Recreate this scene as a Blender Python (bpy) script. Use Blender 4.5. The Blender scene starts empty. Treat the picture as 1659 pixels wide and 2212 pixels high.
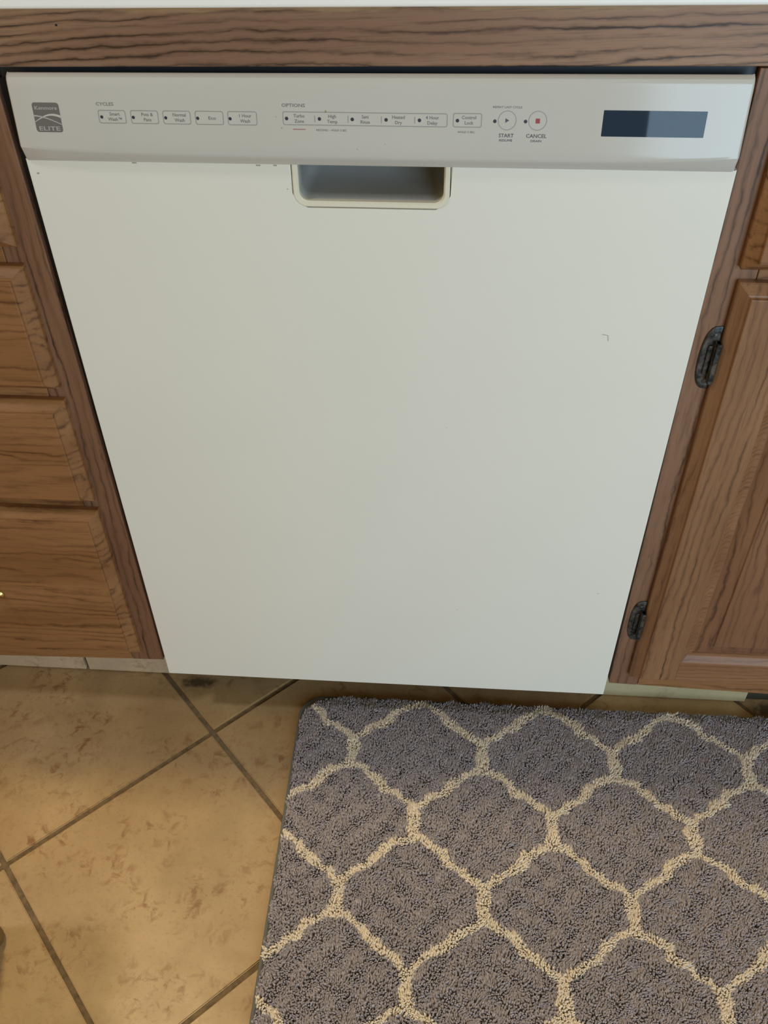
import bpy, bmesh, math, random
import numpy as np
from mathutils import Vector
random.seed(7); rng = np.random.default_rng(11)
S = bpy.context.scene
COL = S.collection

# ------------------------------------------------------------------ camera
cam_d = bpy.data.cameras.new('camera')
cam_d.sensor_fit = 'HORIZONTAL'; cam_d.sensor_width = 36.0; cam_d.lens = 42.993
cam_d.clip_start = 0.02
cam = bpy.data.objects.new('camera', cam_d); COL.objects.link(cam)
cam.location = (0.0645, -0.7905, 1.1359)
cam.rotation_euler = (0.82028, 0.01100, 0.06825)
S.camera = cam

# ------------------------------------------------------------------ light and exposure
w = bpy.data.worlds.new('World'); S.world = w; w.use_nodes = True
w.node_tree.nodes['Background'].inputs[0].default_value = (1.0, 0.72, 0.25, 1)
w.node_tree.nodes['Background'].inputs[1].default_value = 0.34

def area(name, loc, target, sx, sy, power, color):
    d = bpy.data.lights.new(name, 'AREA'); d.shape = 'RECTANGLE'; d.size = sx; d.size_y = sy
    d.energy = power; d.color = color
    o = bpy.data.objects.new(name, d); COL.objects.link(o); o.location = loc
    o.rotation_euler = (Vector(target) - Vector(loc)).to_track_quat('-Z', 'Y').to_euler()
    return o
# daylight through a tall glazed door behind the camera on the right
area('daylight_door', (1.70, -2.5, 1.10), (1.70, 0, 1.10), 2.0, 2.0, 66, (0.535, 0.765, 0.98))
# warm ceiling fixture over the sink run: the counter edge shades the floor below it
area('ceiling_fixture', (-0.70, 0.12, 2.35), (-0.70, -0.15, 0), 0.12, 0.12, 17.5, (1.0, 0.75, 0.38))
# second fixture over the left of the room
area('room_fixture', (-1.25, -0.55, 2.35), (-0.6, -0.4, 0), 0.16, 0.16, 8.6, (0.93, 0.94, 1.0))

S.view_settings.view_transform = 'Standard'
S.view_settings.look = 'None'
S.view_settings.gamma = 1.0
S.view_settings.use_curve_mapping = False
S.view_settings.exposure = 0.07

# ------------------------------------------------------------------ materials
def lin(r, g, b):
    f = lambda c: (c/12.92 if c <= 0.04045 else ((c+0.055)/1.055)**2.4)
    return (f(r/255), f(g/255), f(b/255), 1)

class N:
    def __init__(s, name):
        s.m = bpy.data.materials.new(name); s.m.use_nodes = True
        s.t = s.m.node_tree; s.b = s.t.nodes['Principled BSDF']
    def n(s, typ, **kw):
        x = s.t.nodes.new(typ)
        for k, v in kw.items():
            if k in x.inputs.keys() if hasattr(x.inputs, 'keys') else False: x.inputs[k].default_value = v
            else: setattr(x, k, v)
        return x
    def l(s, a, b): s.t.links.new(a, b)
    def ramp(s, fac, stops):
        r = s.n('ShaderNodeValToRGB'); e = r.color_ramp.elements
        while len(e) < len(stops): e.new(0.5)
        for i, (p, c) in enumerate(stops): e[i].position = p; e[i].color = c
        s.l(fac, r.inputs[0]); return r.outputs[0]
    def mix(s, fac, a, b, mode='MIX'):
        x = s.n('ShaderNodeMixRGB'); x.blend_type = mode
        for k, v in ((0, fac), (1, a), (2, b)):
            if isinstance(v, (int, float, tuple)): x.inputs[k].default_value = v
            else: s.l(v, x.inputs[k])
        return x.outputs[0]
    def math(s, op, a, b=None, clamp=False):
        x = s.n('ShaderNodeMath'); x.operation = op; x.use_clamp = clamp
        for k, v in ((0, a), (1, b)):
            if v is None: continue
            if isinstance(v, (int, float)): x.inputs[k].default_value = v
            else: s.l(v, x.inputs[k])
        return x.outputs[0]
    def noise(s, vec, scale, detail=4, rough=0.5, dist=0.0):
        x = s.n('ShaderNodeTexNoise'); x.inputs['Scale'].default_value = scale
        x.inputs['Detail'].default_value = detail; x.inputs['Roughness'].default_value = rough
        x.inputs['Distortion'].default_value = dist
        s.l(vec, x.inputs['Vector']); return x.outputs['Fac']
    def mapping(s, vec, scale, loc=(0, 0, 0), rot=(0, 0, 0)):
        x = s.n('ShaderNodeMapping'); x.inputs['Scale'].default_value = scale
        x.inputs['Location'].default_value = loc; x.inputs['Rotation'].default_value = rot
        s.l(vec, x.inputs['Vector']); return x.outputs[0]
    def bump(s, h, strength, dist=0.001):
        x = s.n('ShaderNodeBump'); x.inputs['Strength'].default_value = strength
        x.inputs['Distance'].default_value = dist; s.l(h, x.inputs['Height'])
        s.l(x.outputs[0], s.b.inputs['Normal'])

def plain(name, col, rough=0.5, spec=0.5, metal=0.0):
    a = N(name); a.b.inputs['Base Color'].default_value = col; a.b.inputs['Roughness'].default_value = rough
    a.b.inputs['Specular IOR Level'].default_value = spec; a.b.inputs['Metallic'].default_value = metal
    return a.m

def oak(name, axis, light, mid, dark, band=120.0, contrast=1.0, seed=0.0, tilt=0.0, rough=0.42, figure=1.0, top_tan=None):
    """stained oak: growth bands warped into long streaks plus fine open pores, grain along axis"""
    a = N(name)
    geo = a.n('ShaderNodeTexCoord'); info = a.n('ShaderNodeObjectInfo')
    off = a.n('ShaderNodeCombineXYZ')
    r = a.math('MULTIPLY', info.outputs['Random'], 7.0)
    for i in range(3): a.l(r, off.inputs[i])
    add = a.n('ShaderNodeVectorMath'); add.operation = 'ADD'
    a.l(geo.outputs['Object'], add.inputs[0]); a.l(off.outputs[0], add.inputs[1])
    v0 = a.mapping(add.outputs[0], (1, 1, 1), (seed, seed*0.7, seed*1.3), (0, tilt, 0))
    sc = (1.0, 1.0, 0.2) if axis == 'z' else (0.2, 1.0, 1.0)
    v = a.mapping(v0, sc)
    # warped coordinate across the grain
    warp = a.noise(v, 7.0*figure, 3, 0.5)
    warp2 = a.noise(v, 60.0, 3, 0.6)
    warp3 = a.noise(a.mapping(v0, tuple(math.sqrt(q) for q in sc)), 110.0, 2, 0.6)
    sep = a.n('ShaderNodeSeparateXYZ'); a.l(v0, sep.inputs[0])
    cross = sep.outputs['X'] if axis == 'z' else sep.outputs['Z']
    c = a.math('ADD', a.math('MULTIPLY', cross, band), a.math('MULTIPLY', warp, 7.0*figure))
    c = a.math('ADD', c, a.math('MULTIPLY', warp2, 1.3))
    c = a.math('ADD', c, a.math('MULTIPLY', warp3, 0.7))
    tri = a.math('FRACT', c)
    tri = a.math('POWER', a.math('ABSOLUTE', a.math('SUBTRACT', a.math('MULTIPLY', tri, 2.0), 1.0)), 2.6)
    # streaks break up along their length
    scp = (260.0, 260.0, 9.0) if axis == 'z' else (9.0, 260.0, 260.0)
    brk = a.noise(a.mapping(v0, tuple(q*0.35 for q in scp)), 1.0, 3, 0.65)
    brk = a.math('MULTIPLY', a.math('SUBTRACT', brk, 0.36), 3.2, True)
    streak = a.math('MULTIPLY', tri, brk, True)
    pore = a.noise(a.mapping(v0, tuple(q*2.4 for q in scp)), 1.0, 2, 0.7)
    pore = a.math('MULTIPLY', a.math('SUBTRACT', pore, 0.55), 4.0, True)
    big = a.noise(v, 16.0, 2, 0.5)
    base = a.mix(a.math('MULTIPLY', a.math('SUBTRACT', big, 0.3), 2.2, True), mid, light)
    col = a.mix(a.math('MULTIPLY', streak, 1.15*contrast, True), base, dark)
    if top_tan:
        # paler tan mixed in along the upper edge of the board, with a ragged border
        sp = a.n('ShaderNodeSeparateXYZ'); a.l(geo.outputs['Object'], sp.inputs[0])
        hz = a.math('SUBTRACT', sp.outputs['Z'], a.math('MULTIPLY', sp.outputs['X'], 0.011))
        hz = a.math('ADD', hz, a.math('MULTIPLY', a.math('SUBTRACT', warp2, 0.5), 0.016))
        hz = a.math('MULTIPLY', a.math('SUBTRACT', hz, top_tan[0]), 350.0, True)
        col = a.mix(a.math('MULTIPLY', hz, 0.75), col, top_tan[1])
    col = a.mix(a.math('MULTIPLY', pore, 0.45), col, dark)
    a.l(col, a.b.inputs['Base Color'])
    a.b.inputs['Roughness'].default_value = rough
    a.b.inputs['Specular IOR Level'].default_value = 0.4
    h = a.math('ADD', a.math('MULTIPLY', streak, -0.6), a.math('MULTIPLY', pore, -0.5))
    a.bump(h, 0.25, 0.0006)
    return a.m

OAK_RAIL = oak('oak_rail', 'x', lin(163, 128, 102), lin(139, 105, 85), lin(68, 49, 39), band=150, contrast=1.4, seed=2.3, tilt=0.045, top_tan=(0.9375, lin(172, 142, 106)))
OAK_V = oak('oak_vertical', 'z', lin(147, 110, 85), lin(122, 87, 65), lin(57, 37, 26), band=130, contrast=0.9, seed=0.4)
OAK_H = oak('oak_horizontal', 'x', lin(163, 118, 78), lin(135, 93, 57), lin(71, 41, 23), band=70, contrast=0.8, seed=5.1, figure=1.5)
OAK_DOOR = oak('oak_door', 'z', lin(154, 115, 82), lin(130, 92, 64), lin(70, 45, 31), band=110, contrast=0.85, seed=8.2)
OAK_PANEL = oak('oak_panel', 'z', lin(147, 107, 76), lin(122, 84, 59), lin(70, 45, 33), band=60, contrast=0.75, seed=3.2, figure=1.5)

def enamel(name, col, rough, bump=0.0, scale=900):
    a = N(name)
    tc = a.n('ShaderNodeTexCoord')
    n = a.noise(tc.outputs['Object'], 7.0, 3, 0.5)
    c2 = tuple(q*0.95 for q in col[:3]) + (1,)
    a.l(a.mix(n, col, c2), a.b.inputs['Base Color'])
    a.b.inputs['Roughness'].default_value = rough
    if bump:
        a.bump(a.noise(tc.outputs['Object'], scale, 2, 0.5), bump, 0.0003)
    return a.m
WHITE_DOOR = enamel('white_enamel', lin(236, 235, 226), 0.34, 0.06)
WHITE_PANEL = enamel('white_plastic', lin(202, 200, 194), 0.13)
CREAM = plain('aged_cream_plastic', lin(228, 224, 205), 0.4)
POCKET = plain('pocket_plastic', lin(149, 148, 144), 0.4)
PRINT = plain('grey_print', lin(120, 120, 118), 0.6)
OUTLINE = plain('light_grey_print', lin(152, 152, 147), 0.6)
PRINT_DK = plain('dark_grey_print', lin(84, 85, 92), 0.6)
BADGE = plain('badge_grey', lin(112, 110, 108), 0.35)
BADGE_LT = plain('badge_silver', lin(176, 174, 172), 0.4)
LED = plain('dark_indicator', lin(58, 60, 78), 0.25)
RED = plain('red_print', lin(160, 62, 72), 0.5)
RED_DULL = plain('dull_red_print', lin(172, 120, 116), 0.5)
GLASS_D = plain('display_glass', lin(30, 52, 72), 0.025, 0.36)
BLACK = plain('black_seal', lin(26, 20, 20), 0.8)
STEEL_D = plain('dark_steel_strip', lin(48, 54, 62), 0.45, 0.5, 0.3)
TUB = plain('grey_tub', lin(96, 98, 100), 0.6)
BRASS = plain('brass', lin(214, 186, 120), 0.22, 0.5, 1.0)
IRON = N('antique_iron')
tc = IRON.n('ShaderNodeTexCoord')
IRON.l(IRON.ramp(IRON.noise(tc.outputs['Object'], 160, 3, 0.6), [(0.35, lin(22, 30, 36)), (0.7, lin(104, 100, 94))]), IRON.b.inputs['Base Color'])
IRON.b.inputs['Roughness'].default_value = 0.42; IRON.b.inputs['Metallic'].default_value = 0.5
IRON.bump(IRON.noise(tc.outputs['Object'], 500, 2, 0.5), 0.3, 0.0004); IRON = IRON.m
COUNTER = enamel('counter_laminate', lin(255, 255, 252), 0.3)
SCUFF = plain('scuff', lin(164, 161, 148), 0.7)

def tile_mat(name, light, mid, blotch, grime=False):
    dullc = tuple(q*k for q, k in zip(mid[:3], (0.88, 0.93, 0.98))) + (1,)
    a = N(name)
    g = a.n('ShaderNodeNewGeometry'); P = g.outputs['Position']
    cloud = a.noise(P, 5.0, 5, 0.6, 0.4)
    col = a.mix(a.math('MULTIPLY', a.math('SUBTRACT', cloud, 0.3), 2.4, True), mid, light)
    dull = a.noise(a.mapping(P, (1, 1, 1), (7.3, 2.2, 0)), 8.5, 4, 0.62)
    col = a.mix(a.math('MULTIPLY', a.math('SUBTRACT', dull, 0.46), 3.2, True), col, dullc)
    # broken brown veining that gathers in clusters
    clus = a.noise(a.mapping(P, (1, 1, 1), (3.1, 1.7, 0)), 11.0, 3, 0.6)
    vein = a.noise(P, 62.0, 6, 0.68, 0.6)
    m = a.math('MULTIPLY', a.math('SUBTRACT', vein, 0.505), 7.0, True)
    m = a.math('MULTIPLY', m, a.math('MULTIPLY', a.math('SUBTRACT', clus, 0.42), 5.0, True), True)
    col = a.mix(a.math('MULTIPLY', m, 0.85), col, blotch)
    fine = a.noise(P, 220.0, 3, 0.6)
    col = a.mix(a.math('MULTIPLY', a.math('MULTIPLY', a.math('SUBTRACT', fine, 0.56), 3.0, True), 0.6), col, blotch)
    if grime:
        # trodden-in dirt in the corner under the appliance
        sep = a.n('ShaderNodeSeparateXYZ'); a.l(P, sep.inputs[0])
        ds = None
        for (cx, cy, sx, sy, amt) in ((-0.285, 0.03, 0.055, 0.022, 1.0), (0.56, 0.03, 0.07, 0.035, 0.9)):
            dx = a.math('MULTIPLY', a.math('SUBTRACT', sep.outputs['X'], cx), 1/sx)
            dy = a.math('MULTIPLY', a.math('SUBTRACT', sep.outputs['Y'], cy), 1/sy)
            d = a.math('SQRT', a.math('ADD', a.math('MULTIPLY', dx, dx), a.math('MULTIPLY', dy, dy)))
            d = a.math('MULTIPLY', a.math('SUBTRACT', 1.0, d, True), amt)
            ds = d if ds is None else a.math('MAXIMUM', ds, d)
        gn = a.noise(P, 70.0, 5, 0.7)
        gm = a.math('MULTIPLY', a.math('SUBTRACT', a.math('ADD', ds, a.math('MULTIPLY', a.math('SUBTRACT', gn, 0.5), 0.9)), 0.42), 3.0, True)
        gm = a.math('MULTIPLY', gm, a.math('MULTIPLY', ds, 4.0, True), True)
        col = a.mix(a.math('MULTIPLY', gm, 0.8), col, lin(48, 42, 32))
    a.l(col, a.b.inputs['Base Color'])
    rr = a.math('ADD', a.math('MULTIPLY', a.noise(P, 30.0, 3, 0.5), 0.25), 0.28)
    a.l(rr, a.b.inputs['Roughness'])
    a.bump(a.math('ADD', a.math('MULTIPLY', vein, 0.5), cloud), 0.18, 0.0012)
    return a.m
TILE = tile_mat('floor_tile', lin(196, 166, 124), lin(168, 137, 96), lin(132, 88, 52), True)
TILE_KICK = tile_mat('kick_tile', lin(208, 183, 152), lin(190, 165, 136), lin(162, 136, 105))
TILE_KICK2 = tile_mat('kick_tile_cream', lin(197, 183, 147), lin(183, 168, 131), lin(152, 134, 97))
GROUT = N('grout')
tc = GROUT.n('ShaderNodeNewGeometry')
GROUT.l(GROUT.ramp(GROUT.noise(tc.outputs['Position'], 120, 4, 0.6), [(0.3, lin(98, 82, 58)), (0.7, lin(134, 112, 82))]), GROUT.b.inputs['Base Color'])
GROUT.b.inputs['Roughness'].default_value = 0.9
GROUT.bump(GROUT.noise(tc.outputs['Position'], 700, 2, 0.5), 0.4, 0.0006); GROUT = GROUT.m
FILL = plain('dark_fill', lin(58, 52, 40), 0.9)

# ------------------------------------------------------------------ object helpers
WORLD = {}
def place(o, origin, parent):
    """geometry is authored in scene coordinates; origin is the object's own base point"""
    po = WORLD.get(parent.name, Vector((0, 0, 0))) if parent else Vector((0, 0, 0))
    o.location = Vector(origin) - po
    if parent: o.parent = parent
    WORLD[o.name] = Vector(origin)

def tag(o, label=None, cat=None, group=None, kind=None):
    if label: o['label'] = label
    if cat: o['category'] = cat
    if group: o['group'] = group
    if kind: o['kind'] = kind
    return o

def thing(name, origin, label, cat, group=None):
    o = bpy.data.objects.new(name, None); COL.objects.link(o); o.empty_display_size = 0.05
    place(o, origin, None); return tag(o, label, cat, group)

def mesh_obj(name, verts, faces, mat, parent=None, origin=None, smooth=False, slope=0.0):
    if origin is None: origin = WORLD[parent.name] if parent else (0, 0, 0)
    O = Vector(origin)
    me = bpy.data.meshes.new(name)
    me.from_pydata([(v[0]-O.x, v[1]-O.y, v[2]-O.z + slope*v[0]) for v in verts], [], faces)
    if smooth: me.polygons.foreach_set('use_smooth', [True]*len(me.polygons))
    me.materials.append(mat); me.update()
    o = bpy.data.objects.new(name, me); COL.objects.link(o); place(o, origin, parent)
    return o

def from_bm(name, bm, mat, parent=None, origin=None, smooth=False, slope=0.0):
    bmesh.ops.recalc_face_normals(bm, faces=bm.faces)
    bm.verts.index_update()
    vs = [tuple(v.co) for v in bm.verts]; fs = [[v.index for v in f.verts] for f in bm.faces]
    bm.free()
    return mesh_obj(name, vs, fs, mat, parent, origin, smooth, slope)

def bx(bm, x0, x1, y0, y1, z0, z1, bev=0.0, seg=2):
    r = bmesh.ops.create_cube(bm, size=1.0)
    for v in r['verts']:
        v.co = Vector(((x0+x1)/2 + v.co.x*(x1-x0), (y0+y1)/2 + v.co.y*(y1-y0), (z0+z1)/2 + v.co.z*(z1-z0)))
    if bev:
        es = list({e for v in r['verts'] for e in v.link_edges})
        bmesh.ops.bevel(bm, geom=es, offset=bev, segments=seg, affect='EDGES', profile=0.5)
    return bm

def box(name, x0, x1, y0, y1, z0, z1, mat, parent=None, bev=0.0, seg=2, slope=0.0):
    return from_bm(name, bx(bmesh.new(), x0, x1, y0, y1, z0, z1, bev, seg), mat, parent, slope=slope)

def height_piece(name, xs, zs, hf, yback, mat, parent=None, smooth=False, zf=None):
    """front surface y = hf(x,z) over a grid, closed back to yback"""
    nx, nz = len(xs), len(zs)
    V = []; F = []
    zf = zf or (lambda x, z: z)
    for j in range(nz):
        for i in range(nx): V.append((xs[i], hf(xs[i], zs[j]), zf(xs[i], zs[j])))
    b = len(V)
    for j in range(nz):
        for i in range(nx): V.append((xs[i], yback, zf(xs[i], zs[j])))
    q = lambda i, j: j*nx+i
    for j in range(nz-1):
        for i in range(nx-1):
            a, c, d, e = q(i, j), q(i+1, j), q(i+1, j+1), q(i, j+1)
            ha, hc, hd, he = (V[k][1] for k in (a, c, d, e))
            if abs(ha+hd-hc-he) < 1e-7: F.append((a, c, d, e))
            elif abs(ha-hd) >= abs(hc-he): F += [(a, c, d), (a, d, e)]
            else: F += [(a, c, e), (c, d, e)]
    F.append([b+q(i, 0) for i in range(nx)][::1] + [b+q(nx-1, j) for j in range(1, nz)] + [b+q(i, nz-1) for i in range(nx-2, -1, -1)] + [b+q(0, j) for j in range(nz-2, 0, -1)])
    F[-1] = F[-1][::-1]
    for i in range(nx-1):
        F.append((q(i+1, 0), q(i, 0), b+q(i, 0), b+q(i+1, 0)))
        F.append((q(i, nz-1), q(i+1, nz-1), b+q(i+1, nz-1), b+q(i, nz-1)))
    for j in range(nz-1):
        F.append((q(0, j), q(0, j+1), b+q(0, j+1), b+q(0, j)))
        F.append((q(nx-1, j+1), q(nx-1, j), b+q(nx-1, j), b+q(nx-1, j+1)))
    return mesh_obj(name, V, F, mat, parent, smooth=smooth)

def piecewise(pts, t):
    if t <= pts[0][0]: return pts[0][1]
    for (a, ya), (b, yb) in zip(pts, pts[1:]):
        if t <= b: return ya + (yb-ya)*(t-a)/(b-a)
    return pts[-1][1]

EDGE = [(0, 0.0125), (0.0010, 0.0112), (0.0085, 0.0044), (0.0098, 0.0038), (0.0103, 0.0034), (0.0109, 0.0005), (0.0118, 0.0)]
def edge_cuts(lo, hi):
    return [lo+p for p, _ in EDGE] + [hi-p for p, _ in reversed(EDGE)]

# ------------------------------------------------------------------ floor (setting)
TS = 0.3127; TA = math.radians(43.3175); TO = Vector((-0.2467, -0.0562))
floor = mesh_obj('floor', [(-1.9, -2.6, -0.0022), (2.9, -2.6, -0.0022), (2.9, 0.7, -0.0022), (-1.9, 0.7, -0.0022),
                           (-1.9, -2.6, -0.05), (2.9, -2.6, -0.05), (2.9, 0.7, -0.05), (-1.9, 0.7, -0.05)],
                 [(0, 1, 2, 3), (7, 6, 5, 4), (0, 4, 5, 1), (1, 5, 6, 2), (2, 6, 7, 3), (3, 7, 4, 0)], GROUT)
tag(floor, kind='structure')
def tile_mesh():
    h = TS/2 - 0.0034; bm = bmesh.new()
    bx(bm, -h, h, -h, h, -0.009, 0.0, 0.0)
    top = [e for e in bm.edges if all(v.co.z > -0.001 for v in e.verts)]
    vert = [e for e in bm.edges if abs(e.verts[0].co.z-e.verts[1].co.z) > 0.005]
    bmesh.ops.bevel(bm, geom=vert, offset=0.0012, segments=1, affect='EDGES')
    top = [e for e in bm.edges if all(v.co.z > -0.001 for v in e.verts) and len(e.link_faces) == 2 and any(abs(f.normal.z) < 0.5 for f in e.link_faces)]
    bmesh.ops.bevel(bm, geom=top, offset=0.0014, segments=2, affect='EDGES')
    me = bpy.data.meshes.new('tile'); bm.to_mesh(me); bm.free(); me.materials.append(TILE); return me
TM = tile_mesh()
u = Vector((math.cos(TA), math.sin(TA))); v_ = Vector((-math.sin(TA), math.cos(TA)))
for i in range(-12, 12):
    for j in range(-12, 12):
        c = TO + u*TS*(i+0.5) + v_*TS*(j+0.5)
        if -1.1 < c.x < 1.3 and -1.25 < c.y < 0.36:
            t = bpy.data.objects.new('tile', TM); COL.objects.link(t)
            t.location = (c.x, c.y, random.uniform(-0.0003, 0.0003)); t.rotation_euler = (0, 0, TA + random.uniform(-0.001, 0.001)); t.parent = floor
            WORLD[t.name] = Vector((c.x, c.y, 0))
        elif -1.9 < c.x-0.25 and c.x+0.25 < 2.9 and -2.6 < c.y-0.25 and c.y+0.25 < 0.7:
            t = bpy.data.objects.new('tile', TM); COL.objects.link(t)
            t.location = (c.x, c.y, 0); t.rotation_euler = (0, 0, TA); t.parent = floor

wb = box('wall_back', -1.5, 1.7, 0.64, 0.70, 0.0005, 1.20, plain('wall_paint', lin(214, 206, 188), 0.8)); tag(wb, kind='structure')
# ------------------------------------------------------------------ tiled toe kicks (setting)
KY = 0.0425
def kick(name, x0, x1, joints, mat, dark_after=None):
    b = box(name, x0, x1, KY+0.006, KY+0.03, 0.001, 0.112, FILL); tag(b, kind='structure')
    xs = [x0] + joints + [x1]
    for k, (a, c) in enumerate(zip(xs, xs[1:])):
        if dark_after is not None and a >= dark_after: continue
        box('tile', a+0.0022, c-0.0022, KY, KY+0.0085, 0.0012, 0.104, mat, b, bev=0.0015)
    return b
kick('baseboard_left', -0.80, -0.322, [-0.616, -0.4615], TILE_KICK)
kick('baseboard_right', 0.305, 0.86, [0.531, 0.70], TILE_KICK2, dark_after=0.531)

# ------------------------------------------------------------------ counter and top rail
YF = -0.018      # face-frame plane
SL = 0.0110      # the run is not quite level
ct = from_bm('countertop', bx(bmesh.new(), -0.86, 0.92, -0.034, 0.62, 0.9439, 0.984, 0.0025, 3), COUNTER, slope=SL)
tag(ct, 'glossy white laminate countertop above the oak rail and dishwasher', 'countertop')
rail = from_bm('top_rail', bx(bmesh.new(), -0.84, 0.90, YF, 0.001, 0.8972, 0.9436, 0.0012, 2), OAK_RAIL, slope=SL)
tag(rail, 'long horizontal oak rail directly under the white countertop', 'rail')
box('nail_hole', -0.2512, -0.2492, YF-0.0002, YF+0.0015, 0.9250, 0.9268, BLACK, rail, bev=0.0004)

# ------------------------------------------------------------------ left drawer cabinet
def slab(name, x0, x1, z0, z1, mat, parent, yf=-0.037, yb=-0.0182):
    xs = edge_cuts(x0, x1); zs = edge_cuts(z0, z1)
    hf = lambda x, z: yf + piecewise(EDGE, min(x-x0, x1-x, z-z0, z1-z))
    return height_piece(name, xs, zs, hf, yb, mat, parent)

def tube(bm, pts, rad, n=10, close=True):
    rings = []
    for i, p in enumerate(pts):
        p = Vector(p); d = (Vector(pts[min(i+1, len(pts)-1)]) - Vector(pts[max(i-1, 0)])).normalized()
        a = d.cross(Vector((0, 0, 1)))
        if a.length < 0.1: a = d.cross(Vector((1, 0, 0)))
        a.normalize(); b = d.cross(a)
        r = rad[i] if isinstance(rad, (list, tuple)) else rad
        rings.append([bm.verts.new(p + (a*math.cos(2*math.pi*k/n) + b*math.sin(2*math.pi*k/n))*r) for k in range(n)])
    for r0, r1 in zip(rings, rings[1:]):
        for k in range(n): bm.faces.new((r0[k], r0[(k+1) % n], r1[(k+1) % n], r1[k]))
    bm.faces.new(rings[0][::-1]); bm.faces.new(rings[-1])

def lathe(bm, c, prof, n=20):
    """profile (r, depth) revolved about the Y axis at c; depth grows towards the viewer (-Y)"""
    rings = []
    for r, d in prof:
        rings.append([bm.verts.new((c[0]+r*math.cos(2*math.pi*k/n), c[1]-d, c[2]+r*math.sin(2*math.pi*k/n))) for k in range(n)])
    for r0, r1 in zip(rings, rings[1:]):
        for k in range(n): bm.faces.new((r0[k], r0[(k+1) % n], r1[(k+1) % n], r1[k]))
    bm.faces.new(rings[0][::-1]); bm.faces.new(rings[-1])

LC = thing('drawer_cabinet', (-0.55, 0.3, 0), 'oak base cabinet with a stack of drawers left of the white dishwasher', 'cabinet')
def frame_piece(name, x0, x1, z0, z1, mat, parent, slope_bottom=None, lean=None):
    bm = bx(bmesh.new(), x0, x1, YF, 0.001, z0, z1, 0.0009, 2)
    if slope_bottom:
        zm = (z0+z1)/2; f = slope_bottom
        for v in bm.verts:
            if v.co.z < zm: v.co.z += f(v.co.x)
    if lean:
        xm = (x0+x1)/2
        for v in bm.verts:
            if v.co.x > xm: v.co.x += lean[0]+(lean[1]-lean[0])*(v.co.z-z0)/(z1-z0)
    # tops follow the rail, which is not quite level
    return from_bm(name, bm, mat, parent)
LZ = lambda x: (x+0.307)*0.0365       # left bottom rises towards the dishwasher
zt = 0.8928
frame_piece('stile', -0.352, -0.3105, 0.1151, zt, OAK_V, LC, LZ, (0.0025, -0.0022))
frame_piece('stile', -0.80, -0.762, 0.1151, 0.8868, OAK_V, LC, LZ)
for (a, b_) in ((0.1153, 0.145), (0.402, 0.4215), (0.561, 0.581), (0.716, 0.741), (0.868, 0.8874)):
    frame_piece('rail', -0.7615, -0.3525, a, b_, OAK_H, LC, LZ if a < 0.2 else None)
for x0, x1 in ((-0.80, -0.787), (-0.327, -0.3145)):
    box('side_panel', x0, x1, 0.0015, 0.60, 0.1155, 0.886, OAK_V, LC)
box('bottom_panel', -0.786, -0.328, 0.0015, 0.59, 0.1165, 0.13, OAK_H, LC)
box('back_panel', -0.786, -0.328, 0.592, 0.60, 0.131, 0.886, OAK_H, LC)
for (z0, z1) in ((0.7386, 0.870), (0.5781, 0.7190), (0.4189, 0.5635), (0.1385, 0.4044)):
    d = slab('drawer', -0.745, -0.3345, z0, z1, OAK_H, LC)
    zc = (z0+z1)/2 - (0.011 if z1 < 0.45 else 0)
    bm = bmesh.new()
    for s in (-1, 1):
        cx = -0.534 + s*0.042
        lathe(bm, (cx, -0.037, zc), [(0.0072, 0.0), (0.0072, 0.001), (0.0052, 0.0022), (0.0034, 0.004), (0.0030, 0.012), (0.0044, 0.0145), (0.0040, 0.018), (0.0015, 0.0205)], 18)
    # drooping bail between the posts
    pts = []
    for k in range(13):
        t = k/12; pts.append((-0.534 + (t*2-1)*0.042, -0.037-0.014-0.006*math.sin(math.pi*t), zc - 0.016*math.sin(math.pi*t)**0.7))
    tube(bm, pts, [0.0018+0.0012*math.sin(math.pi*k/12) for k in range(13)], 10)
    h = from_bm('handle', bm, BRASS, d, smooth=True); h['label'] = 'brass bail pull'

# ------------------------------------------------------------------ right door cabinet
RC = thing('door_cabinet', (0.58, 0.3, 0), 'oak base cabinet with a hinged panel door right of the white dishwasher', 'cabinet')
RZ = lambda x: -(x-0.309)*0.036
bm = bx(bmesh.new(), 0.3018, 0.345, YF, 0.001, 0.1110, 0.8994, 0.0009, 2)
for v in bm.verts:
    if v.co.z < 0.5:
        v.co.z += RZ(v.co.x)
        if v.co.x < 0.32: v.co.x += 0.0052
    # the stile leans out a touch towards its foot
from_bm('stile', bm, OAK_V, RC)
frame_piece('stile', 0.822, 0.86, 0.1110, 0.9030, OAK_V, RC, RZ)
for (a, b_) in ((0.1112, 0.145), (0.716, 0.734), (0.868, 0.9000)):
    frame_piece('rail', 0.3455, 0.8215, a, b_, OAK_H, RC, RZ if a < 0.2 else None)
for x0, x1 in ((0.3145, 0.327), (0.847, 0.86)):
    box('side_panel', x0, x1, 0.0015, 0.60, 0.1155, 0.896, OAK_V, RC)
box('bottom_panel', 0.328, 0.846, 0.0015, 0.59, 0.1165, 0.13, OAK_H, RC)
box('back_panel', 0.328, 0.846, 0.592, 0.60, 0.131, 0.896, OAK_H, RC)
slab('drawer', 0.3265, 0.835, 0.7325, 0.870, OAK_H, RC)
DX0, DX1, DZ0, DZ1 = 0.3290, 0.835, 0.1372, 0.7197
SW = 0.0555
pz0, pz1, px0, px1 = DZ0+0.0465, DZ1-0.055, DX0+SW, DX1-SW
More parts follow.
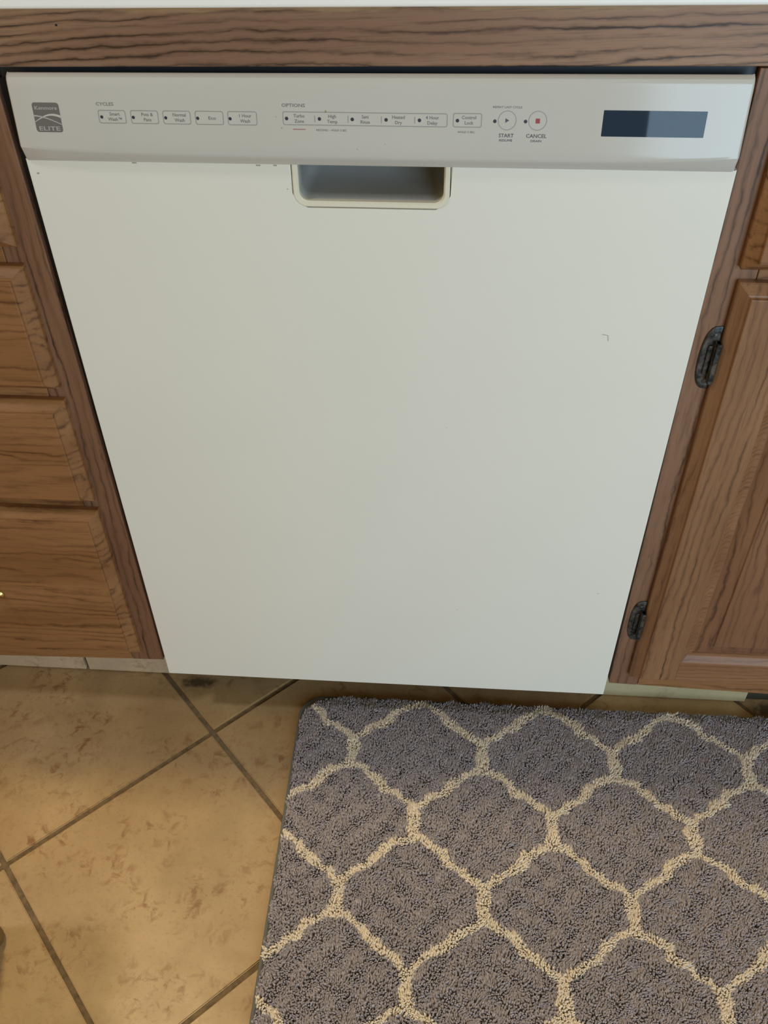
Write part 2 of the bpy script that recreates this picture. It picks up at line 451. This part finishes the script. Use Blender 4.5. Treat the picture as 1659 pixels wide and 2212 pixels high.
# raised panel sits inside the frame
def panel_h(x, z):
    d = min(x-px0, px1-x, z-pz0, pz1-z)
    return -0.037 + piecewise([(0, 0.0105), (0.015, 0.0105), (0.0155, 0.0105), (0.020, 0.0085), (0.034, 0.0040), (0.0355, 0.0022), (0.05, 0.0022)], d)
cuts = [0, 0.015, 0.0155, 0.020, 0.034, 0.0355]
door = height_piece('door', [px0+c for c in cuts]+[px1-c for c in reversed(cuts)], [pz0+c for c in cuts]+[pz1-c for c in reversed(cuts)], panel_h, -0.019, OAK_PANEL, RC)
def dh(x, z): return -0.037 + piecewise(EDGE, min(x-DX0, DX1-x, z-DZ0, DZ1-z))
ec = [p for p, _ in EDGE]
for s in (0, 1):
    xs = [DX0+c for c in ec]+[px0] if s == 0 else [px1]+[DX1-c for c in reversed(ec)]
    height_piece('door_stile', xs, edge_cuts(DZ0, DZ1), dh, -0.0182, OAK_DOOR, door)
OAK_DOOR_H = oak('oak_door_rail', 'x', lin(153, 111, 78), lin(128, 88, 59), lin(72, 45, 29), band=130, contrast=0.6, seed=1.7)
for s in (0, 1):
    zs = [DZ0+c for c in ec]+[pz0] if s == 0 else [pz1]+[DZ1-c for c in reversed(ec)]
    height_piece('door_rail', [px0+0.0002, px1-0.0002], zs, dh, -0.0182, OAK_DOOR_H, door)
# sloping moulding round the panel
bm = bmesh.new()
prof = [(0.0, -0.0368), (0.0012, -0.0352), (0.005, -0.0320), (0.0085, -0.0290), (0.0135, -0.0285), (0.0142, -0.0264)]
loops = []
for d, y in prof:
    loops.append([bm.verts.new(c) for c in ((px0+d, y, pz0+d), (px1-d, y, pz0+d), (px1-d, y, pz1-d), (px0+d, y, pz1-d))])
loops.append([bm.verts.new(c) for c in ((px0+0.0142, -0.0255, pz0+0.0142), (px1-0.0142, -0.0255, pz0+0.0142), (px1-0.0142, -0.0255, pz1-0.0142), (px0+0.0142, -0.0255, pz1-0.0142))])
loops.append([bm.verts.new(c) for c in ((px0, -0.0255, pz0), (px1, -0.0255, pz0), (px1, -0.0255, pz1), (px0, -0.0255, pz1))])
loops.append(loops[0])
for a, b_ in zip(loops, loops[1:]):
    for k in range(4): bm.faces.new((a[k], a[(k+1) % 4], b_[(k+1) % 4], b_[k]))
from_bm('panel_moulding', bm, OAK_DOOR_H, door)

def hinge(zc, hgt):
    bm = bmesh.new()
    # leaf screwed to the stile: rounded outline towards the dishwasher
    x1 = DX0-0.0006; n = 14; out = []
    for k in range(n+1):
        a = math.pi/2 + math.pi*k/n
        cx, sz = math.cos(a), math.sin(a)
        out.append((x1-0.003 + 0.0135*(-abs(cx)**0.75), zc + hgt/2*(1 if sz > 0 else -1)*abs(sz)**0.8))
    out.append((x1-0.0004, zc-hgt/2)); out.append((x1-0.0004, zc+hgt/2))
    def extr(outl, y0, y1, ins=0.0009):
        cx = sum(p[0] for p in outl)/len(outl); cz = sum(p[1] for p in outl)/len(outl)
        r = []
        for (y, s) in ((y0, 1.0), ((y0+y1)/2, 1.0), (y1, 1-ins/0.007)):
            r.append([bm.verts.new((cx+(p[0]-cx)*s, y, cz+(p[1]-cz)*s)) for p in outl])
        m = len(outl)
        for a, b2 in zip(r, r[1:]):
            for k in range(m): bm.faces.new((a[k], a[(k+1) % m], b2[(k+1) % m], b2[k]))
        bm.faces.new(r[0][::-1]); bm.faces.new(r[-1])
    extr(out, YF-0.0001, YF-0.0024)
    # raised centre rib and knuckle along the door edge
    bx(bm, x1-0.0105, x1-0.0062, YF-0.0045, YF-0.0022, zc-hgt*0.24, zc+hgt*0.22, 0.0008, 2)
    for (a, b2) in ((-0.34, 0.08), (0.10, 0.30)):
        tube(bm, [(x1-0.0028, YF-0.0066, zc+hgt*a), (x1-0.0028, YF-0.0066, zc+hgt*b2)], 0.0026, 12)
    bx(bm, x1-0.0050, x1-0.0006, YF-0.012, YF-0.0022, zc-hgt*0.34, zc+hgt*0.30, 0.0006, 1)
    h = from_bm('hinge', bm, IRON, door); h['label'] = 'dark antique metal hinge'
    for dz in (0.40, -0.40):
        b3 = bmesh.new(); lathe(b3, (x1-0.0062, YF-0.0020, zc+hgt*dz*0.92), [(0.0022, 0), (0.0021, 0.0008), (0.0010, 0.0013)], 12)
        s_ = from_bm('screw', b3, IRON, door)
    return h
hinge(0.6350, 0.071); hinge(0.2435, 0.074)

# ------------------------------------------------------------------ dishwasher
DW = thing('dishwasher', (0, 0.25, 0), 'built-in white dishwasher with a control strip on top and a plain front', 'dishwasher')
KX0, KX1 = -0.2990, 0.2976
def ky(z): return -0.037 + (z-0.833)*(0.008/0.060)
# door outline with the notch for the grip
NX0, NX1, NZ = -0.0706, 0.0658, 0.7848
R_ = 0.0125
def notch(x0, x1, zb, r, ztop, n=7):
    p = [(x1, ztop)]
    for k in range(n+1):
        a = -math.pi/2*k/n; p.append((x1-r+r*math.cos(a), zb+r+r*math.sin(a)))
    for k in range(n+1):
        a = -math.pi/2 - math.pi/2*k/n; p.append((x0+r+r*math.cos(a), zb+r+r*math.sin(a)))
    p.append((x0, ztop)); return p       # runs right-top -> bottom -> left-top
ZD0, ZD1 = 0.1004, 0.8236
outl = [(-0.300, ZD0), (0.300, ZD0), (0.300, ZD1)] + notch(NX0, NX1, NZ, R_, ZD1) + [(-0.300, ZD1)]
bm = bmesh.new()
def ext(bm, outl, ys, insets=None):
    rings = [[bm.verts.new((p[0], y, p[1])) for p in outl] for y in ys]; m = len(outl)
    for a, b2 in zip(rings, rings[1:]):
        for k in range(m): bm.faces.new((a[k], a[(k+1) % m], b2[(k+1) % m], b2[k]))
    f1 = bm.faces.new(rings[0]); f2 = bm.faces.new(rings[-1][::-1]); return f1, f2
f1, f2 = ext(bm, outl, (-0.030, -0.006))
es = [e for e in f1.edges if abs(e.verts[0].co.z-ZD1) > 1e-5 or abs(e.verts[1].co.z-ZD1) > 1e-5]
bmesh.ops.bevel(bm, geom=es, offset=0.0010, segments=2, affect='EDGES')
dpan = from_bm('door_panel', bm, WHITE_DOOR, DW)
# small chips and scuffs in the enamel
def chip(pts, wd, mat=SCUFF, y=-0.03003):
    bm = bmesh.new()
    for (a, b2) in zip(pts, pts[1:]):
        a, b2 = Vector(a), Vector(b2); d = (b2-a).normalized(); n = Vector((-d.y, d.x))*wd/2
        bm.faces.new([bm.verts.new((q.x, y-0.00002*len(bm.verts), q.y)) for q in (a-n, b2-n, b2+n, a+n)])
    return from_bm('paint_chip', bm, mat, dpan)
chip([(0.2138, 0.6652), (0.2196, 0.6640), (0.2206, 0.6582)], 0.0006)
for (x, z, r) in ((0.263, 0.303, 0.0008), (0.095, 0.262, 0.0006), (-0.0745, 0.8010, 0.0006), (-0.292, 0.811, 0.0011), (0.071, 0.548, 0.0004)):
    chip([(x-r, z), (x+r, z+r*0.4)], r*1.2)
for (x, z, l) in ((-0.205, 0.8218, 0.004), (-0.098, 0.8214, 0.004), (-0.0835, 0.8216, 0.003)):
    chip([(x-l/2, z), (x+l/2, z)], 0.0011)

# grip: cream rim and a hollow behind it
g = 0.0007; rim_o = notch(NX0+g, NX1-g, NZ+g, R_-g, ZD1-0.0003)
rw = 0.0052; rim_i = notch(NX0+g+rw, NX1-g-rw, NZ+g+rw, R_-g-rw+0.002, ZD1-0.0003)
bm = bmesh.new(); m = len(rim_o)
def ringv(outl, y): return [bm.verts.new((p[0], y, p[1])) for p in outl]
def mixp(a, b2, t): return [(p[0]+(q[0]-p[0])*t, p[1]+(q[1]-p[1])*t) for p, q in zip(a, b2)]
rs = [ringv(rim_o, -0.006), ringv(rim_o, -0.0296), ringv(mixp(rim_o, rim_i, 0.2), -0.0306), ringv(mixp(rim_o, rim_i, 0.75), -0.0304), ringv(rim_i, -0.0290), ringv(rim_i, -0.0240)]
for a, b2 in zip(rs, rs[1:]):
    for k in range(m-1): bm.faces.new((a[k], a[k+1], b2[k+1], b2[k]))
rim = from_bm('handle_rim', bm, CREAM, DW); rim['label'] = 'cream plastic rim round the grip'
bm = bmesh.new()
def shrink(outl, sx, dz_b, ztop):
    zb = min(p[1] for p in outl); zt_ = max(p[1] for p in outl); cx = (NX0+NX1)/2
    return [(cx+(p[0]-cx)*sx, zb+dz_b+(p[1]-zb)/(zt_-zb)*(ztop-zb-dz_b)) for p in outl]
rs = []
for (y, sx, dz, zt2) in ((-0.0245, 1.0, 0.0, ZD1), (-0.012, 0.99, 0.0008, ZD1+0.002), (0.006, 0.97, 0.003, ZD1+0.004), (0.020, 0.93, 0.008, ZD1+0.006), (0.027, 0.86, 0.015, ZD1+0.006)):
    rs.append(ringv(shrink(rim_i, sx, dz, zt2), y))
for a, b2 in zip(rs, rs[1:]):
    for k in range(m): bm.faces.new((a[k], a[(k+1) % m], b2[(k+1) % m], b2[k]))
bm.faces.new(rs[-1])
pk = from_bm('handle_pocket', bm, POCKET, DW, smooth=True)
md = pk.modifiers.new('thickness', 'SOLIDIFY'); md.thickness = 0.0012; md.offset = 1

# control strip: rounded top edge, slightly leaning face, undercut lip
zs = [0.8229, 0.8245, 0.8296, 0.8312, 0.8335, 0.845, 0.86, 0.875, 0.8865, 0.8895, 0.8918, 0.8932, 0.8938]
def kz(x, z):
    if 0.829 < z < 0.834: return z + 0.0045*(abs(x)/0.29)**5
    return z + (0.0074*(x) if z > 0.87 else 0)
def kh(x, z):
    base = {0.8229: -0.0308, 0.8245: -0.0320, 0.8296: -0.0360, 0.8312: -0.0366}.get(z)
    if base is None: base = ky(kz(x, z))
    if z > 0.887: base += {0.8895: 0.0004, 0.8918: 0.0016, 0.8932: 0.0036, 0.8938: 0.0065}[z]
    d = min(x-KX0, KX1-x)
    if d < 0.0025: base += (0.0025-d)**2/0.0025*0.9
    return base
xs = [KX0, KX0+0.0006, KX0+0.0014, KX0+0.0026] + [KX0+0.0026+(KX1-KX0-0.0052)*k/24 for k in range(1, 24)] + [KX1-0.0026, KX1-0.0014, KX1-0.0006, KX1]
cp = height_piece('control_panel', xs, zs, kh, -0.0222, WHITE_PANEL, DW, smooth=False, zf=kz)
me = cp.data; me.polygons.foreach_set('use_smooth', [True]*len(me.polygons))
sm = cp.modifiers.new('edges', 'EDGE_SPLIT'); sm.split_angle = math.radians(24)

E0 = 0.00012
def on(x, z, lift=E0): return (x, ky(z)-lift, z)
def flat(name, polys, mat, parent, lift=E0):
    """printed shapes lying on the control strip: list of outlines"""
    V = []; F = []
    for pl in polys:
        if isinstance(pl, tuple):      # ring between two outlines
            a, b2 = pl; n = len(a); o = len(V)
            V += [on(*p, lift) for p in a] + [on(*p, lift) for p in b2]
            F += [(o+k, o+(k+1) % n, o+n+(k+1) % n, o+n+k) for k in range(n)]
        else:
            o = len(V); V += [on(*p, lift) for p in pl]; F.append(list(range(o, o+len(pl))))
    return mesh_obj(name, V, F, mat, parent)
def rrect(x0, x1, z0, z1, r, n=5):
    p = []
    for (cx, cz, a0) in ((x1-r, z1-r, 0), (x0+r, z1-r, 90), (x0+r, z0+r, 180), (x1-r, z0+r, 270)):
        for k in range(n+1):
            a = math.radians(a0+90*k/n); p.append((cx+r*math.cos(a), cz+r*math.sin(a)))
    return p
def circ(cx, cz, r, n=28): return [(cx+r*math.cos(2*math.pi*k/n), cz+r*math.sin(2*math.pi*k/n)) for k in range(n)]
def frame_outline(x0, x1, z0, z1, r=0.0018, w=0.0006): return (rrect(x0, x1, z0, z1, r), rrect(x0+w, x1-w, z0+w, z1-w, r-w*0.8))

def lettering(text, x, z, size, mat, parent, align='LEFT', width=None, line=0.0042, lift=E0):
    cu = bpy.data.curves.new('lettering', 'FONT'); cu.body = text; cu.size = size; cu.align_x = align
    cu.space_line = line/size; cu.resolution_u = 2; cu.offset = size*0.012
    tmp = bpy.data.objects.new('tmp_text', cu); COL.objects.link(tmp)
    dg = bpy.context.evaluated_depsgraph_get(); dg.update()
    me = bpy.data.meshes.new_from_object(tmp.evaluated_get(dg))
    co = [v.co.copy() for v in me.vertices]; fs = [list(p.vertices) for p in me.polygons]
    COL.objects.unlink(tmp); bpy.data.objects.remove(tmp); bpy.data.meshes.remove(me)
    sx = 1.0
    if width:
        w0 = max(c.x for c in co)-min(c.x for c in co); sx = width/w0
    V = [on(x+c.x*sx, z+c.y, lift) for c in co]
    return mesh_obj('lettering', V, fs, mat, parent)

flat('display_window', [rrect(0.1846, 0.2655, 0.8516, 0.8712, 0.0004, 2)], GLASS_D, DW)
bd = [(-0.2806+0.0, 0)]
badge = flat('badge', [rrect(-0.2808, -0.2583, 0.8486, 0.8714, 0.0022)], BADGE, DW)
badge['label'] = 'grey square emblem with two crossing curves'
def swoosh(fc, x0, x1, w0, w1, n=14):
    up, lo = [], []
    for k in range(n+1):
        t = k/n; x = x0+(x1-x0)*t; z = fc(t); w_ = w0+(w1-w0)*t; up.append((x, z+w_/2)); lo.append((x, z-w_/2))
    return [[lo[k], lo[k+1], up[k+1], up[k]] for k in range(n)]
sA = swoosh(lambda t: 0.8572 + 0.0050*math.sin(t*math.pi*0.80-0.15), -0.2808, -0.2583, 0.0004, 0.0020)
sB = swoosh(lambda t: 0.8604 + 0.0010*math.cos(t*2.2)-0.0052*t**1.1+0.0008*math.sin(t*3), -0.2808, -0.2583, 0.0013, 0.0007)
flat('curve', sA, WHITE_PANEL, badge, 0.0002); flat('curve', sB, BADGE_LT, badge, 0.00025)
lettering('Kenmore', -0.2696, 0.8660, 0.0040, BADGE_LT, badge, 'CENTER', 0.0188, lift=0.0002)
lettering('ELITE', -0.2695, 0.8499, 0.0046, BADGE_LT, badge, 'CENTER', 0.0178, lift=0.0002)

lettering('CYCLES', -0.2268, 0.8698, 0.0034, PRINT, DW, width=0.0146)
lettering('OPTIONS', -0.0734, 0.8706, 0.0036, PRINT, DW, width=0.0190)
TX = 0.0036
for (x0, x1, txt, lx) in ((-0.2262, -0.2031, 'Smart\nWash\u2122', -0.2235), (-0.1991, -0.1759, 'Pots &\nPans', -0.1970), (-0.1722, -0.1490, 'Normal\nWash', -0.1699),
                          (-0.1453, -0.1218, 'Eco', -0.1433), (-0.1184, -0.0941, '1 Hour\nWash', -0.1164)):
    b = flat('cycle_button', [frame_outline(x0, x1, 0.8561, 0.8664+(x0+0.22)*0.004)], OUTLINE, DW)
    flat('indicator_light', [circ(lx, 0.8610, 0.0013, 18)], LED, b)
    one = '\n' not in txt
    lettering(txt, (x0+x1)/2+0.0022, 0.8601 if one else 0.8622, TX, PRINT, b, 'CENTER', 0.0062 if one else None, 0.0040)
ob = flat('option_bar', [frame_outline(-0.0730, 0.0610, 0.8568, 0.8672)] + [[(x-0.0003, 0.8592), (x+0.0003, 0.8592), (x+0.0003, 0.8644), (x-0.0003, 0.8644)] for x in (-0.0467, -0.0195, 0.0076, 0.0346)], OUTLINE, DW)
for (lx, tx, txt) in ((-0.0698, -0.0595, 'Turbo\nZone'), (-0.0429, -0.0324, 'High\nTemp'), (-0.0161, -0.0056, 'Sani\nRinse'), (0.0114, 0.0214, 'Heated\nDry'), (0.0384, 0.0488, '4 Hour\nDelay')):
    flat('indicator_light', [circ(lx, 0.8618, 0.0014, 18)], LED, ob)
    lettering(txt, tx, 0.8627, TX, PRINT, ob, 'CENTER', None, 0.0040)
flat('underline', [[(-0.0650, 0.8533), (-0.0547, 0.8533), (-0.0547, 0.8540), (-0.0650, 0.8540)]], RED_DULL, ob)
lettering('RECOND. - HOLD 3 SEC', -0.0459, 0.8526, 0.0021, PRINT, DW, width=0.0250)
cb = flat('lock_button', [frame_outline(0.0654, 0.0886, 0.8569, 0.8677)], OUTLINE, DW)
flat('indicator_light', [circ(0.0690, 0.8620, 0.0014, 18)], LED, cb)
lettering('Control\nLock', 0.0782, 0.8632, TX, PRINT, cb, 'CENTER', None, 0.0040)
lettering('HOLD 3 SEC', 0.0697, 0.8527, 0.0021, PRINT, DW, width=0.0135)
lettering('REPEAT LAST CYCLE', 0.0967, 0.8718, 0.0021, PRINT, DW, width=0.0232)
sb = flat('start_button', [(circ(0.1088, 0.8626, 0.0074), circ(0.1088, 0.8626, 0.0069))], OUTLINE, DW)
flat('indicator_light', [circ(0.0990, 0.8619, 0.0014, 18)], LED, sb)
flat('play_symbol', [[(0.1074, 0.8609), (0.1104, 0.8626), (0.1074, 0.8643)]], PRINT_DK, sb)
lettering('START', 0.1088, 0.8499, 0.0040, PRINT_DK, sb, 'CENTER', 0.0120)
lettering('RESUME', 0.1087, 0.8467, 0.0024, PRINT_DK, sb, 'CENTER', 0.0105)
xb = flat('cancel_button', [(circ(0.1331, 0.8627, 0.0074), circ(0.1331, 0.8627, 0.0069))], OUTLINE, DW)
flat('indicator_light', [circ(0.1235, 0.8620, 0.0014, 18)], LED, xb)
s_ = flat('stop_symbol', [rrect(0.1315, 0.1349, 0.8607, 0.8643, 0.0003, 2)], RED, xb); s_['label'] = 'small red square stop symbol'
lettering('CANCEL', 0.1330, 0.8498, 0.0040, PRINT_DK, xb, 'CENTER', 0.0165)
lettering('DRAIN', 0.1331, 0.8465, 0.0024, PRINT_DK, xb, 'CENTER', 0.0086)
for (x, z, r) in ((-0.0125, 0.8387, 0.0005), (-0.0785, 0.8630, 0.0005), (-0.0742, 0.8545, 0.0006), (0.0105, 0.8432, 0.0004)):
    flat('speck', [circ(x, z, r, 8)], SCUFF, DW)
s_ = flat('speck', [circ(-0.0376, 0.8676, 0.0008, 8)], plain('yellow_dirt', lin(170, 150, 90), 0.7), DW)
# body behind the front, seals that close the gaps round it, and the recessed kick plate
box('tub', -0.292, 0.292, 0.0355, 0.57, 0.115, 0.868, TUB, DW, bev=0.004)
box('door_core', -0.294, 0.294, 0.0310, 0.0340, 0.105, 0.87, BLACK, DW)
bm = bx(bmesh.new(), -0.3078, -0.2945, -0.0115, -0.0062, 0.1045, 0.884)
for v in bm.verts:
    if v.co.x < -0.3 and v.co.z > 0.5: v.co.x -= 0.0046      # the stile leans away towards the top
from_bm('side_seal', bm, BLACK, DW)
box('side_seal', 0.2945, 0.3012, -0.0115, -0.0062, 0.1045, 0.886, BLACK, DW)
box('top_seal', -0.3095, 0.3012, -0.0110, -0.0062, 0.8845, 0.8966, STEEL_D, DW, slope=SL)
box('kick_plate', -0.296, 0.296, 0.060, 0.064, 0.012, 0.112, BLACK, DW, bev=0.001)
for x in (-0.27, 0.27):
    for y in (0.10, 0.52):
        bm = bmesh.new(); tube(bm, [(x, y, 0.0), (x, y, 0.006), (x, y, 0.0065), (x, y, 0.1155)], [0.016, 0.016, 0.006, 0.006], 14)
        from_bm('foot', bm, BLACK, DW)

# ------------------------------------------------------------------ rug
RX0, RX1, RY0, RY1, RR = -0.1255, 0.735, -0.600, 0.0115, 0.034
RUG = thing('rug', ((RX0+RX1)/2, (RY0+RY1)/2, 0), 'shaggy grey rug with a cream trellis pattern on the tiled floor', 'rug')
def rr_out(ins, n=8):
    return rrect(RX0+ins, RX1-ins, RY0+ins, RY1-ins, RR-ins*0.5, n)
bm = bmesh.new(); rings = []
for (ins, z) in ((0.001, 0.0003), (0.0, 0.003), (0.0006, 0.0062), (0.0026, 0.0080), (0.0050, 0.0070), (0.0062, 0.0052)):
    rings.append([bm.verts.new((p[0], p[1], z)) for p in rr_out(ins)])
for a, b_ in zip(rings, rings[1:]):
    for k in range(len(a)): bm.faces.new((a[k], a[(k+1) % len(a)], b_[(k+1) % len(a)], b_[k]))
bm.faces.new(rings[0][::-1]); bm.faces.new(rings[-1])
bind = from_bm('binding', bm, plain('blue_grey_binding', lin(112, 116, 120), 0.8), RUG, smooth=True)
bind['label'] = 'smooth blue-grey edge binding and backing'

bm = bmesh.new()
rings = [[bm.verts.new((p[0], p[1], z)) for p in rr_out(ins)] for ins, z in ((0.0064, 0.0054), (0.0064, 0.0062))]
for k in range(len(rings[0])): bm.faces.new((rings[0][k], rings[0][(k+1) % len(rings[0])], rings[1][(k+1) % len(rings[0])], rings[1][k]))
bm.faces.new(rings[0][::-1]); bm.faces.new(rings[1])
from_bm('backing', bm, plain('rug_backing', lin(150, 140, 134), 0.95), RUG)
AX, AY, OX, OY = 0.1812, 0.1035, -0.0405, -0.0840
def trellis_segments():
    segs = []
    path = [(0.0, 0.0), (0.12, 0.07), (0.27, 0.17), (0.39, 0.28), (0.46, 0.44), (0.57, 0.56), (0.72, 0.68), (0.88, 0.83), (1.0, 1.0)]
    half = 0.019
    for r in range(-2, 7):
        for c in range(-2, 7):
            nx = OX + AX*(c + (0.5 if r % 2 else 0)); ny = OY - AY*r
            segs.append((nx, ny+half, nx, ny-half, 0.0085))
            for s in (-1, 1):
                # from this node's foot down to the neighbour's head
                X0, Y0 = nx, ny-half; X1, Y1 = nx+s*AX/2, ny-AY+half
                j = [(random.uniform(-.0015, .0015), random.uniform(-.0015, .0015)) for _ in path]
                j[0] = j[-1] = (0, 0)
                pp = [(X0+(X1-X0)*a+q[0], Y0+(Y1-Y0)*b+q[1]) for (a, b), q in zip(path, j)]
                for k, (p, q) in enumerate(zip(pp, pp[1:])):
                    segs.append((*p, *q, 0.0049 if k not in (3, 4) else 0.0062))
    return np.array(segs)
SEG = trellis_segments()
def cream_dist(P):
    best = np.full(len(P), 1.0)
    for (x0, y0, x1, y1, w_) in SEG:
        m = (P[:, 0] > min(x0, x1)-0.012) & (P[:, 0] < max(x0, x1)+0.012) & (P[:, 1] > min(y0, y1)-0.012) & (P[:, 1] < max(y0, y1)+0.012)
        if not m.any(): continue
        Q = P[m]; d = np.array([x1-x0, y1-y0]); L = (d*d).sum()
        t = np.clip(((Q-[x0, y0])@d)/L, 0, 1)[:, None]
        dist = np.sqrt((((Q-[x0, y0])-t*d)**2).sum(1)) - w_
        best[m] = np.minimum(best[m], dist)
    return best
step = 0.0020
gx, gy = np.meshgrid(np.arange(RX0+0.0066, RX1-0.0066, step), np.arange(RY0+0.005, RY1-0.005, step))
P = np.stack([gx.ravel(), gy.ravel()], 1) + rng.uniform(-0.0009, 0.0009, (gx.size, 2))
# keep inside the rounded corners
RP = 0.058
cxy = np.stack([np.clip(P[:, 0], RX0+RP, RX1-RP), np.clip(P[:, 1], RY0+RP, RY1-RP)], 1)
dd = np.sqrt(((P-cxy)**2).sum(1)); P = P[dd < RP-0.0055]
isc = cream_dist(P) < rng.uniform(-0.0012, 0.0008, len(P))
n = len(P)
# clumped lean: low-frequency random field gives tufts a shared direction
ph = rng.uniform(0, 6.28, (6, 2)); fr = rng.uniform(60, 260, (6, 2))*rng.choice([-1, 1], (6, 2))
lean = np.zeros((n, 2))
for k in range(6):
    a = np.sin(P@fr[k] + ph[k, 0]); lean[:, 0] += a*0.0008; lean[:, 1] += np.cos(P@fr[k][::-1] + ph[k, 1])*0.0008
lean += rng.normal(0, 0.0010, (n, 2))
hgt = 0.0112 + rng.normal(0, 0.0007, n) + np.where(isc, 0.0006, 0)
ang = rng.uniform(0, 6.28, n); r0 = 0.0016; r1 = 0.0019
verts = np.zeros((n, 7, 3))
for k in range(3):
    a = ang + k*2.0944
    verts[:, k, 0] = P[:, 0] + r0*np.cos(a); verts[:, k, 1] = P[:, 1] + r0*np.sin(a); verts[:, k, 2] = 0.0060
    a2 = a + 0.6
    verts[:, 3+k, 0] = P[:, 0] + lean[:, 0]*0.6 + r1*np.cos(a2); verts[:, 3+k, 1] = P[:, 1] + lean[:, 1]*0.6 + r1*np.sin(a2); verts[:, 3+k, 2] = 0.0055 + hgt*0.62
verts[:, 6, 0] = P[:, 0] + lean[:, 0]*1.3; verts[:, 6, 1] = P[:, 1] + lean[:, 1]*1.3; verts[:, 6, 2] = 0.0055 + hgt
tri = []
for k in range(3):
    k2 = (k+1) % 3; tri += [(k, k2, 3+k2), (k, 3+k2, 3+k), (3+k, 3+k2, 6)]
tri = np.array(tri)
faces = (tri[None] + (np.arange(n)*7)[:, None, None]).reshape(-1, 3)
O = WORLD[RUG.name]
V = verts.reshape(-1, 3) - np.array([O.x, O.y, O.z])
me = bpy.data.meshes.new('pile')
me.vertices.add(len(V)); me.vertices.foreach_set('co', V.astype(np.float32).ravel())
me.loops.add(faces.size); me.loops.foreach_set('vertex_index', faces.astype(np.int32).ravel())
me.polygons.add(len(faces)); me.polygons.foreach_set('loop_start', np.arange(0, faces.size, 3, dtype=np.int32))
me.polygons.foreach_set('use_smooth', np.ones(len(faces), bool))
me.update(); me.validate()
grey = np.array(lin(172, 165, 172)[:3]); cream = np.array(lin(240, 229, 214)[:3])
tone = np.clip(rng.normal(1.0, 0.13, n), 0.55, 1.5)[:, None]
colr = np.where(isc[:, None], cream*np.clip(tone, 0.82, 1.1)**0.6, grey*tone)
va = me.attributes.new('yarn', 'FLOAT_COLOR', 'POINT')
rgba = np.ones((n, 7, 4), np.float32); rgba[:, :, :3] = colr[:, None, :]
va.data.foreach_set('color', rgba.ravel())
pm = N('rug_yarn'); at = pm.n('ShaderNodeAttribute'); at.attribute_name = 'yarn'
pm.l(at.outputs['Color'], pm.b.inputs['Base Color']); pm.b.inputs['Roughness'].default_value = 0.95
pm.b.inputs['Specular IOR Level'].default_value = 0.1; pm.b.inputs['Sheen Weight'].default_value = 0.25
me.materials.append(pm.m)
pile = bpy.data.objects.new('pile', me); COL.objects.link(pile); pile.parent = RUG; pile['kind'] = 'stuff'

# ------------------------------------------------------------------ wooden chair whose foot shows at the left edge
CH = thing('wooden_chair', (-0.66, -0.60, 0), 'brown wooden chair whose foot shows at the left edge on the tiles', 'chair')
WOODC = oak('chair_wood', 'z', lin(140, 104, 58), lin(116, 84, 44), lin(70, 46, 22), band=90, contrast=0.4, seed=6.0)
legs = [(-0.4525, -0.364), (-0.85, -0.364), (-0.4525, -0.76), (-0.85, -0.76)]
for (x, y) in legs:
    bm = bmesh.new(); ix = -0.66+(x+0.66)*0.86; iy = -0.60+(y+0.60)*0.86
    pr = [(0.0, 0.012), (0.006, 0.0145), (0.03, 0.016), (0.06, 0.0135), (0.08, 0.017), (0.20, 0.020), (0.36, 0.017), (0.43, 0.019)]
    tube(bm, [(x+(ix-x)*z/0.43, y+(iy-y)*z/0.43, z) for z, r in pr], [r for z, r in pr], 18)
    from_bm('leg', bm, WOODC, CH, smooth=True)
box('seat', -0.86, -0.465, -0.80, -0.41, 0.4305, 0.462, WOODC, CH, bev=0.012, seg=4)
for x in (-0.83, -0.49):
    bm = bmesh.new(); tube(bm, [(x, -0.775, 0.4625), (x, -0.80, 0.7), (x, -0.84, 0.95)], [0.017, 0.015, 0.012], 14)
    from_bm('back_post', bm, WOODC, CH, smooth=True)
for z in (0.60, 0.75, 0.90):
    box('back_slat', -0.814, -0.506, -0.82-(z-0.6)*0.10, -0.805-(z-0.6)*0.10, z-0.025, z+0.025, WOODC, CH, bev=0.004)
bm = bmesh.new(); tube(bm, [(-0.83, -0.39, 0.18), (-0.48, -0.39, 0.18)], 0.009, 12); from_bm('stretcher', bm, WOODC, CH, smooth=True)

bpy.context.view_layer.update()
